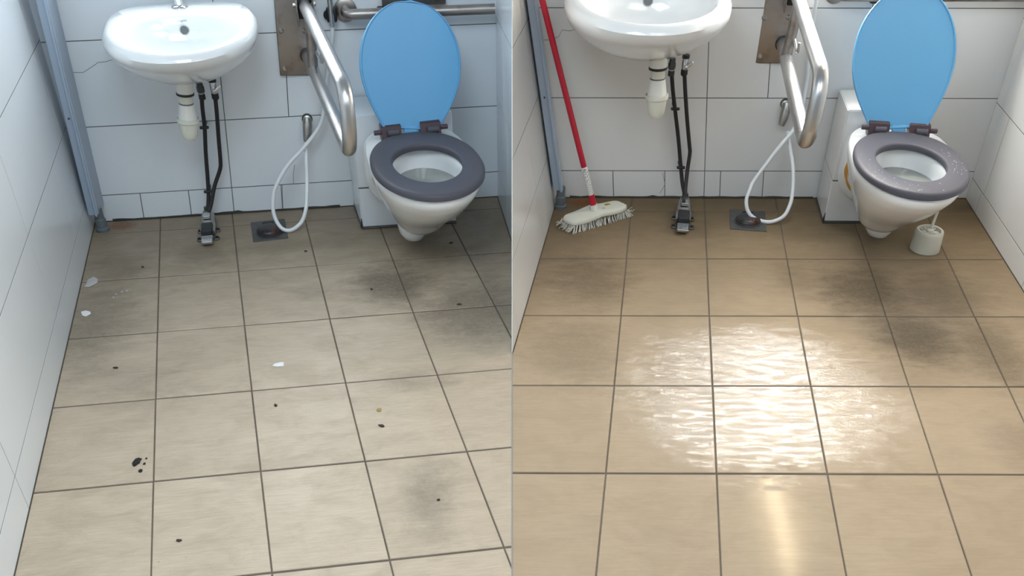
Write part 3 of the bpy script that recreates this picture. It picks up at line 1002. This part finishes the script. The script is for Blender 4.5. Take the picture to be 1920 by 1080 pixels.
def make_toilet():
    t = thing('wall_hung_toilet', 'white toilet with dry dark-grey seat and raised blue lid', 'toilet', RL, 1.030, .238, 0, 6.3)
    t['group'] = 'wall-hung toilets'
    m = ceramic_with_rust()
    # pan: outside, rim, inside
    prof = PAN + [(.402, .183, .006, .708, .38)]
    rings = [[(u, v, w) for u, v in egg(hw, v0, v1, vm, 64, pb=3.4 if w > .2 else 2.4, pf=2.05)] for w, hw, v0, v1, vm in prof]
    inn = [(.402, .128, .225, .640, .43), (.392, .122, .232, .634, .43), (.36, .124, .232, .634, .43), (.30, .113, .247, .580, .41), (.262, .094, .27, .51, .39), (.24, .075, .29, .455, .37), (.222, .05, .31, .41, .36)]
    rings += [[(u, v, w) for u, v in egg(hw, v0, v1, vm, 64)] for w, hw, v0, v1, vm in inn]
    obj('pan', loft(rings), m, t, smooth=75)
    obj('water_surface', loft([[(u, v, .330) for u, v in egg(.1195, .2395, .606, .422, 40)], [(u, v, .332) for u, v in egg(.1190, .240, .605, .422, 40)]]), M['water'], t)
    # bulge of the outlet under the pan
    tr = [(.010, .165, .032), (.045, .165, .030), (.10, .16, .028), (.16, .14, .03)]
    rr = []
    for w, v, hu, hv in ((.018, .175, .022, .030), (.024, .175, .042, .052), (.045, .170, .054, .068), (.08, .165, .060, .085), (.13, .15, .064, .105), (.19, .14, .07, .12)):
        rr.append([(hu * math.cos(2 * math.pi * k / 28), v + hv * math.sin(2 * math.pi * k / 28), w) for k in range(28)])
    rr = [[(x, y, z + .016) for x, y, z in r_] for r_ in rr]
    obj('outlet_bulge', loft(rr), m, t, smooth=50)
    # rear mounting block against the plinth, egg-shaped seen from the front
    sk = []
    for v, hw, z0, z1 in ((.0, .172, .085, .398), (.030, .168, .092, .398), (.070, .150, .115, .396), (.115, .120, .15, .39)):
        zc, hz = (z0 + z1) / 2, (z1 - z0) / 2
        r_ = []
        for k in range(44):
            a = 2 * math.pi * k / 44
            c, q = math.cos(a), math.sin(a)
            p = 4.5 if q > 0 else 2.3
            r_.append((hw * math.copysign(abs(c) ** (2 / p), c), v, zc + hz * math.copysign(abs(q) ** (2 / p), q)))
        sk.append(r_)
    obj('rear_block', loft(sk), m, t, smooth=50)
    # seat ring
    so = lambda d, w: [(u, v, w) for u, v in egg(.193 - d, .125 + d, .727 - d, .43, 72, pb=2.25, pf=2.05)]
    si = lambda d, w: [(u, v, w) for u, v in egg(.118 + d, .265 - d, .612 + d, .43, 72)]
    seat = [so(.005, .404), so(0, .408), so(0, .418), so(.003, .4235), so(.009, .4275), so(.018, .429), si(.009, .429), si(.004, .4275), si(.001, .424), si(.0, .416), si(.003, .405)]
    obj('seat', loft(seat, loop=True), M['seat'], t, smooth=38)
    # hinges
    for sx, nm in ((-1, 'hinge'), (1, 'hinge')):
        hx = sx * .074
        h = obj('hinge', loft([[(hx - .038, .088, .404), (hx + .038, .088, .404), (hx + .038, .146, .404), (hx - .038, .146, .404)],
                               [(hx - .038, .088, .452), (hx + .038, .088, .452), (hx + .038, .128, .452), (hx - .038, .128, .452)],
                               [(hx - .036, .092, .456), (hx + .036, .092, .456), (hx + .036, .120, .456), (hx - .036, .120, .456)]]), M['hinge'], t)
        obj('hinge_barrel', move(rot(lathe([(.0095, -.021), (.0115, -.019), (.0115, .019), (.0095, .021)], 14), 'Y', 90), hx + .006, .144, .434), M['seat'], h)
        obj('hinge_pin', move(rot(lathe([(.0075, -.014), (.009, -.012), (.009, .012), (.006, .014)], 12), 'Y', 90), hx + sx * .050, .132, .436), M['hinge'], h)
    # lid, stands up and leans back
    L = .432

    def lid_outline(d):
        o = []
        n = 40
        pts = []
        for k in range(n + 1):
            s = k / n
            # half width along the height
            a = s * L
            q = (s - .50) / .50
            if s > .50:
                hw = .186 * math.sqrt(max(0, 1 - abs(q) ** 2.15))
            else:
                hw = .104 + (.186 - .104) * math.sin((s / .50) * math.pi / 2) ** 1.05
            pts.append((max(hw - d, 0.0005), min(max(a, d), L - d)))
        return [(x, z) for x, z in pts] + [(-x, z) for x, z in reversed(pts)]
    rings = [[(x, -.010, z) for x, z in lid_outline(.004)], [(x, -.006, z) for x, z in lid_outline(0)], [(x, .006, z) for x, z in lid_outline(0)],
             [(x, .009, z) for x, z in lid_outline(.0025)], [(x, .009, z) for x, z in lid_outline(.006)], [(x, .0045, z) for x, z in lid_outline(.009)]]
    lid = obj('lid', loft(rings), M['blue_lid'], t, smooth=40)
    lid.location = (0, -.118, .432)
    lid.rotation_euler = (R_(-22), 0, 0)
    obj('lid_tongue', box(-.026, .026, -.006, .007, -.018, .012, .003), M['blue_lid'], lid)
    # rust run from the overflow joint on the left flank
    return t


toilet = make_toilet()
toilet_r = dup(toilet, 'white toilet with water drops on its dark-grey seat and raised blue lid', RR, .944, .253, 0, -9.0, .985)
for tt, a, ks in ((toilet, 8, (1, 1, 1)), (toilet_r, -7, (.97, 1, 1.12))):
    for c in tt.children:
        if c.name.startswith('lid'):
            c.rotation_euler = (R_(-20), R_(a), 0)
            c.scale = ks
        if c.name.startswith('outlet'):
            c.location.x = -.026 if tt is toilet else .010


def block_flank(v, w):
    ks = ((.0, .172, .085, .398), (.030, .168, .092, .398), (.070, .150, .115, .396), (.115, .120, .15, .39))
    for a, b in zip(ks, ks[1:]):
        if a[0] <= v <= b[0]:
            f = (v - a[0]) / (b[0] - a[0])
            hw, z0, z1 = [a[k] + (b[k] - a[k]) * f for k in (1, 2, 3)]
            zc, hz = (z0 + z1) / 2, (z1 - z0) / 2
            q = (w - zc) / hz
            p = 4.5 if q > 0 else 2.3
            return hw * max(0.0, 1 - min(1, abs(q)) ** p) ** (1 / p)
    return .12


# rust run down the joint between the mounting block and the bowl
for t in (toilet, toilet_r):
    V, F = [], []
    n = 18
    for k in range(n):
        w = .335 - k * .0105
        v = .086 - .012 * math.sin(k / (n - 1) * 2.8) + .014 * (k / n) ** 3
        wd = (.0075 + .0025 * math.sin(k * .9)) * (.45 if k in (0, n - 1) else 1)
        for q in (-1, 1):
            V.append((-block_flank(v + q * wd, w) - .0016, v + q * wd, w))
        V.append((-block_flank(v, w) + .004, v, w))
    for k in range(n - 1):
        a, b = 3 * k, 3 * k + 3
        F += [[a, a + 1, b + 1, b], [a + 1, a + 2, b + 2, b + 1], [a + 2, a, b, b + 2]]
    obj('rust_run', (V, F), M['rust'], t, label='orange-brown rust run down the left flank')

# water drops on the wet seat
M['drop'] = mat('water_drop', (.75, .77, .80), .05, coat=1, var=.02)
V, F = [], []
g = []
for k in range(70):
    a = random.choice([random.gauss(-.1, .35), random.gauss(-.1, .3), random.gauss(2.6, .35), random.gauss(1.8, .5)])
    rr_ = random.uniform(.138, .18)
    u, v = rr_ * math.cos(a), .43 + (rr_ * 1.55) * math.sin(a) * (1 if math.sin(a) > 0 else .9)
    if not (.15 < v < .70):
        continue
    r = random.uniform(.0009, .0022)
    g.append(move(lathe([(r, 0), (r * .7, r * .5), (r * .2, r * .7)], 7), u, v, .4285))
dr = obj('water_drops', join(*g), M['drop'], toilet_r, label='water drops scattered on the seat')
dr['kind'] = 'stuff'

# ------------------------------------------------------------------ spray hoses
def spray_hose(room, label, pts, valve, holder, r=.0078):
    t = thing('spray_hose', label, 'hose', room, 0, 0, 0)
    t['group'] = 'white spray hoses beside the toilets'
    obj('hose', tube(crom(pts, 10), r, 12), M['hose_white'], t, smooth=60)
    x, z = valve
    va = obj('angle_valve', join(move(rot(lathe([(.018, .002), (.018, .006), (.012, .009), (.012, .035), (.008, .037)], 16), 'X', -90), x, 0, z),
                                 tube([(x, .022, z + .014), (x - .001, .028, z - .01), (x - .006, .036, z - .045), (x - .012, .042, z - .072)], .016, 14, [.014, .0185, .0175, .012])), M['chrome_old'], t)
    obj('valve_flange', move(rot(lathe([(.021, .001), (.021, .004), (.013, .006)], 18), 'X', -90), x, 0, z + .004), M['dark_fit'], va)
    if holder:
        x, z = holder
        obj('wall_clip', join(move(rot(lathe([(.016, .002), (.016, .02), (.012, .024)], 16), 'X', -90), x - .014, 0, z), box(x - .018, x + .020, .018, .050, z - .018, z + .03, .005)), M['black'], t)
        obj('spray_wand', move(lathe([(.008, -.03), (.0095, -.02), (.0095, .10), (.013, .12), (.016, .17), (.012, .175)], 16), x, .056, z), M['chrome'], t)
    return t


spray_hose(RL, 'white spray hose looping over the drain in the dry room',
           [(.795, .056, .735), (.788, .045, .68), (.767, .03, .605), (.748, .03, .52), (.732, .04, .445), (.704, .06, .368), (.640, .085, .300), (.558, .12, .234), (.506, .15, .17), (.488, .165, .13), (.481, .19, .068),
            (.502, .215, .020), (.540, .222, .0085), (.585, .21, .034), (.608, .19, .075), (.618, .16, .118), (.627, .12, .18), (.632, .09, .24), (.639, .052, .296)], (.653, .369), (.795, .752))
spray_hose(RR, 'white spray hose looping beside the drain in the wet room',
           [(.618, .056, .86), (.620, .05, .80), (.628, .035, .70), (.637, .03, .60), (.648, .035, .48), (.640, .06, .385), (.615, .09, .325), (.565, .12, .27), (.528, .14, .225), (.470, .17, .145), (.455, .19, .12), (.441, .215, .08),
            (.452, .235, .04), (.484, .25, .016), (.540, .262, .0085), (.592, .255, .028), (.616, .235, .065), (.628, .20, .105), (.628, .15, .18), (.616, .09, .25), (.603, .055, .305)], (.588, .395), None)

# ------------------------------------------------------------------ broom in the wet room
broom = thing('broom', 'deck brush with red handle and white head leaning in the corner', 'broom', RR, -.176, .235, 0, 0)
hd = -34.5
ax = Matrix.Rotation(R_(hd), 3, 'Z')


def bl(g):
    return [ax @ Vector(p) for p in g[0]], g[1]


ol = []
for k in range(48):
    a = 2 * math.pi * k / 48
    c, s = math.cos(a), math.sin(a)
    u = .148 * math.copysign(abs(c) ** .55, c)
    v = .052 * math.copysign(abs(s) ** .5, s)
    if s < 0:
        v *= 1 - .16 * math.cos(u / .148 * math.pi / 2) + .02 * (1 if abs(u) < .03 else 0)
    ol.append((u, v))
rg = [[(u * f, v * f, w + .010 * math.exp(-(u / .055) ** 2)) for u, v in ol] for f, w in ((.96, .026), (1, .029), (1, .036), (.97, .042), (.85, .0455), (.4, .0475))]
head = obj('head', bl(loft(rg)), M['plastic_cream'], broom, smooth=45)
g = []
for i in range(21):
    for j in range(5):
        for q in range(3):
            u = -.138 + i * .0138 + random.uniform(-.004, .004)
            v = -.042 + j * .021 + random.uniform(-.004, .004)
            sp = random.uniform(-.006, .006)
            du = sp + (.018 * (u / .14) ** 5)
            dv = (.010 if j == 4 else -.010 if j == 0 else 0) + random.uniform(-.004, .004)
            g.append(tube([(u, v, .028), (u + du * .4, v + dv * .4, .014), (u + du, v + dv, .0008)], .0017, 5))
for k in range(26):
    s = random.choice((-1, -1, 1))
    v = random.uniform(-.04, .05)
    g.append(tube([(s * .140, v, .028), (s * (.150 + random.uniform(0, .01)), v + random.uniform(-.008, .01), .018 + random.uniform(-.006, .012)), (s * (.160 + random.uniform(0, .018)), v + random.uniform(-.015, .02), random.uniform(.004, .03))], .0011, 4))
br = obj('bristles', bl(join(*g)), M['bristle'], broom, smooth=None)
br['kind'] = 'stuff'
d = Vector((-.227, -.035, .766)).normalized()
b0 = Vector((-.004, .002, .050))
pt = lambda s: b0 + d * s
obj('socket', tube([pt(-.018), pt(.0), pt(.022)], .016, 18, [.022, .018, .0155]), M['plastic_cream'], broom)
obj('grip_sleeve', tube([pt(.004), pt(.066)], .0132, 18), M['red'], broom)
lb = obj('paper_label', tube([pt(.064), pt(.182)], .0122, 18), M['paper'], broom, label='white printed paper label around the handle')
obj('handle', tube([pt(.180), pt(1.53), pt(1.545)], .0115, 18, [.0115, .0115, .007]), M['red'], broom)
# printing on the label: big code on top, small lines below
ex = (Vector((0, 1, 0)) - d * d.y).normalized()         # faces the viewer
sd = d.cross(ex)


def text_mesh(body, size, m, parent, origin, xax, yax, name):
    fc = D.curves.new(name, 'FONT')
    fc.body, fc.size, fc.extrude = body, size, .00015
    o = D.objects.new(name + '_curve', fc)
    C.objects.link(o)
    bpy.context.view_layer.update()
    me = D.meshes.new_from_object(o.evaluated_get(bpy.context.evaluated_depsgraph_get()))
    D.objects.remove(o)
    me.materials.clear()
    me.materials.append(m)
    fl = lambda v: Vector((v.x, -v.y, v.z))
    X, Y = fl(xax).normalized(), fl(yax).normalized()
    Z = X.cross(Y)
    q = D.objects.new(name, me)
    C.objects.link(q)
    q.parent = parent
    q.matrix_local = Matrix(((X.x, Y.x, Z.x, 0), (X.y, Y.y, Z.y, 0), (X.z, Y.z, Z.z, 0), (0, 0, 0, 1)))
    q.location = fl(origin)
    return q


text_mesh('C178', .017, M['ink'], lb, pt(.140) + ex * .0126 - sd * .006, d, -sd if False else sd, 'printed_code')
g = []
for row in range(5):
    s = .070
    while s < (.132 if row in (1, 2, 3) else .165):
        ln_ = random.uniform(.004, .012)
        an = (row - 2) * .42
        o_ = ex * math.cos(an) + sd * math.sin(an)
        a, b = pt(s) + o_ * .0122, pt(s + ln_) + o_ * .0122
        g.append(tube([a, b], .0009, 4))
        s += ln_ + .0025
obj('printed_lines', join(*g), M['ink'], lb, smooth=None)
st = obj('yellow_sticker', bl(box(.060, .085, -.020, -.007, .0460, .0496)), M['yellow'], head, label='small yellow sticker on the head')
up_x, up_y = ax @ Vector((1, 0, 0)), ax @ Vector((0, -1, 0))
text_mesh('BIS', .0105, M['ink'], head, ax @ Vector((.0625, -.0095, .0499)), up_x, up_y, 'sticker_letters')
text_mesh('15', .016, M['ink'], head, ax @ Vector((.012, .022, .0580)), (up_x * .8 - up_y * .6), (up_x * .6 + up_y * .8), 'size_mark')

# ------------------------------------------------------------------ toilet brush and its pot
pot = thing('toilet_brush_pot', 'white plastic toilet brush pot on the wet floor under the pan', 'brush holder', RR, 1.100, .492, 0)
seg = 36
ring = lambda r, z: [(r * math.cos(2 * math.pi * k / seg), r * math.sin(2 * math.pi * k / seg), z) for k in range(seg)]
obj('pot', loft([ring(.052, 0), ring(.0555, .002), ring(.0555, .006), ring(.0525, .070), ring(.051, .080), ring(.047, .084), ring(.0415, .083), ring(.040, .076), ring(.041, .05), ring(.040, .008)]), M['plastic_cream'], pot, smooth=45)
tb = thing('toilet_brush', 'white toilet brush standing in its pot under the pan', 'toilet brush', RR, 1.100, .492, .008)
obj('handle', tube([(0, 0, .055), (.004, -.002, .10), (.016, -.008, .22), (.022, -.010, .30)], .0055, 10, [.010, .0055, .0055, .008]), M['plastic_cream'], tb)
obj('brush_cap', lathe([(.013, .062), (.014, .068), (.012, .076), (.007, .080)], 18), M['plastic_cream'], tb)
g = []
for k in range(16):
    a = 2 * math.pi * k / 16
    g.append(tube([(.010 * math.cos(a), .010 * math.sin(a), .064), (.037 * math.cos(a + .1), .037 * math.sin(a + .1), .062 + .003 * (k % 3))], .0035, 6))
    g.append(tube([(.008 * math.cos(a + .2), .008 * math.sin(a + .2), .05), (.036 * math.cos(a + .3), .036 * math.sin(a + .3), .040)], .003, 6))
bb = obj('bristles', join(*g), M['bristle'], tb, smooth=None)
bb['kind'] = 'stuff'
obj('brush_stem', lathe([(.012, .002), (.014, .01), (.012, .062)], 14), M['plastic_white'], tb)

# ------------------------------------------------------------------ litter on the dry floor
def scrap(name, label, cat, x, y, pts, h, m, turn=0, dome=0.0, group=None):
    base = [(px, py, .0009) for px, py in pts]
    c = (sum(p[0] for p in pts) / len(pts), sum(p[1] for p in pts) / len(pts))
    mid = [(c[0] + (px - c[0]) * .8, c[1] + (py - c[1]) * .8, .0009 + h + dome * random.uniform(.3, 1)) for px, py in pts]
    top = [(c[0] + (px - c[0]) * .35, c[1] + (py - c[1]) * .35, .0009 + h + dome * random.uniform(.6, 1.2)) for px, py in pts]
    o = obj(name, loft([base, mid, top]), m, smooth=None)
    place(o, RL, x, y, 0, turn)
    tag(o, label, cat, group)
    return o


def blob(r, n=9, asp=1.0, jag=.35):
    return [(r * math.cos(2 * math.pi * k / n) * random.uniform(1 - jag, 1 + jag), r * asp * math.sin(2 * math.pi * k / n) * random.uniform(1 - jag, 1 + jag)) for k in range(n)]


scrap('paper_scrap', 'small white paper scrap near the middle of the dry floor', 'paper', .523, 1.215, [(-.021, .004), (-.014, -.008), (.006, -.014), (.016, -.013), (.016, .012), (-.006, .012)], .001, M['paper'])
scrap('paper_scrap', 'white paper scrap beside the left wall, nearest the camera there', 'paper', -.158, .775, [(-.020, -.016), (-.004, -.022), (.012, -.012), (.018, .004), (.004, .022), (-.010, .012)], .001, M['paper'])
M['tissue'] = mat('grey_wet_tissue', (.46, .45, .44), .8, var=.15, nscale=40)
scrap('tissue_scrap', 'crumpled greyish tissue touching the left wall', 'tissue', -.192, .545, [(-.006, -.03), (.012, -.05), (.030, -.03), (.034, .0), (.012, .03), (-.008, .028)], .001, M['tissue'], dome=.004)
for dx, dy, wh in ((0, 0, 'second from the left'), (.018, -.016, 'second from the right'), (.034, -.02, 'farthest right'), (-.006, .022, 'nearest the viewer')):
    scrap('tissue_crumb', 'tiny pale tissue crumb, %s in a sprinkle by the left wall' % wh, 'crumb', -.075 + dx, .648 + dy, blob(.005), .001, M['tissue'], dome=.001, group='tissue crumbs on the second floor row')
scrap('soot_clump', 'largest black crumb clump near the lower left of the dry floor', 'dirt', .142, 1.668, blob(.012, 11, 1.5, .4), .002, M['soot'], dome=.003)
for dx, dy, r, s in ((.016, .012, .0045, 'right of'), (.010, .045, .006, 'below'), (.018, -.012, .003, 'above right of')):
    scrap('soot_crumb', 'small black crumb just %s the largest black clump' % s, 'dirt', .148 + dx, 1.668 + dy, blob(.0 + r, 7, 1.3), .001, M['soot'], dome=.0015)
scrap('yellow_leaf', 'curled yellow leaf bit right of centre on the dry floor', 'leaf', .833, 1.520, blob(.0075, 8, 1.3, .2), .001, M['leaf_yellow'], dome=.003)
for lab, x, y, r in (('dark leaf bit just below the yellow leaf bit', .836, 1.603, .0065), ('dark leaf bit below the white paper scrap at mid floor', .521, 1.448, .005),
                     ('dark leaf bit on first full floor row by the left wall', -.01, .443, .0055), ('dark leaf bit in the third row near the left wall', .002, 1.153, .0055),
                     ('dark leaf bit near the bottom edge of the dry floor', .296, 2.021, .0055), ('dark leaf bit on the dirty tile before the toilet', 1.146, .914, .006),
                     ('dark leaf bit on the footprint stain at lower right', .971, 1.965, .004), ('dark leaf bit left of the dirtiest tile of the dry floor', .842, .755, .0045),
                     ('dark leaf bit on the joint right of the dry drain', .600, .405, .005), ('dark leaf bit on the dry floor right behind the foot of the pan', 1.17, .42, .005)):
    scrap('leaf_bit', lab, 'leaf', x, y, blob(r, 7, 1.5, .3), .001, M['leaf'], turn=random.uniform(0, 90), dome=.0025)
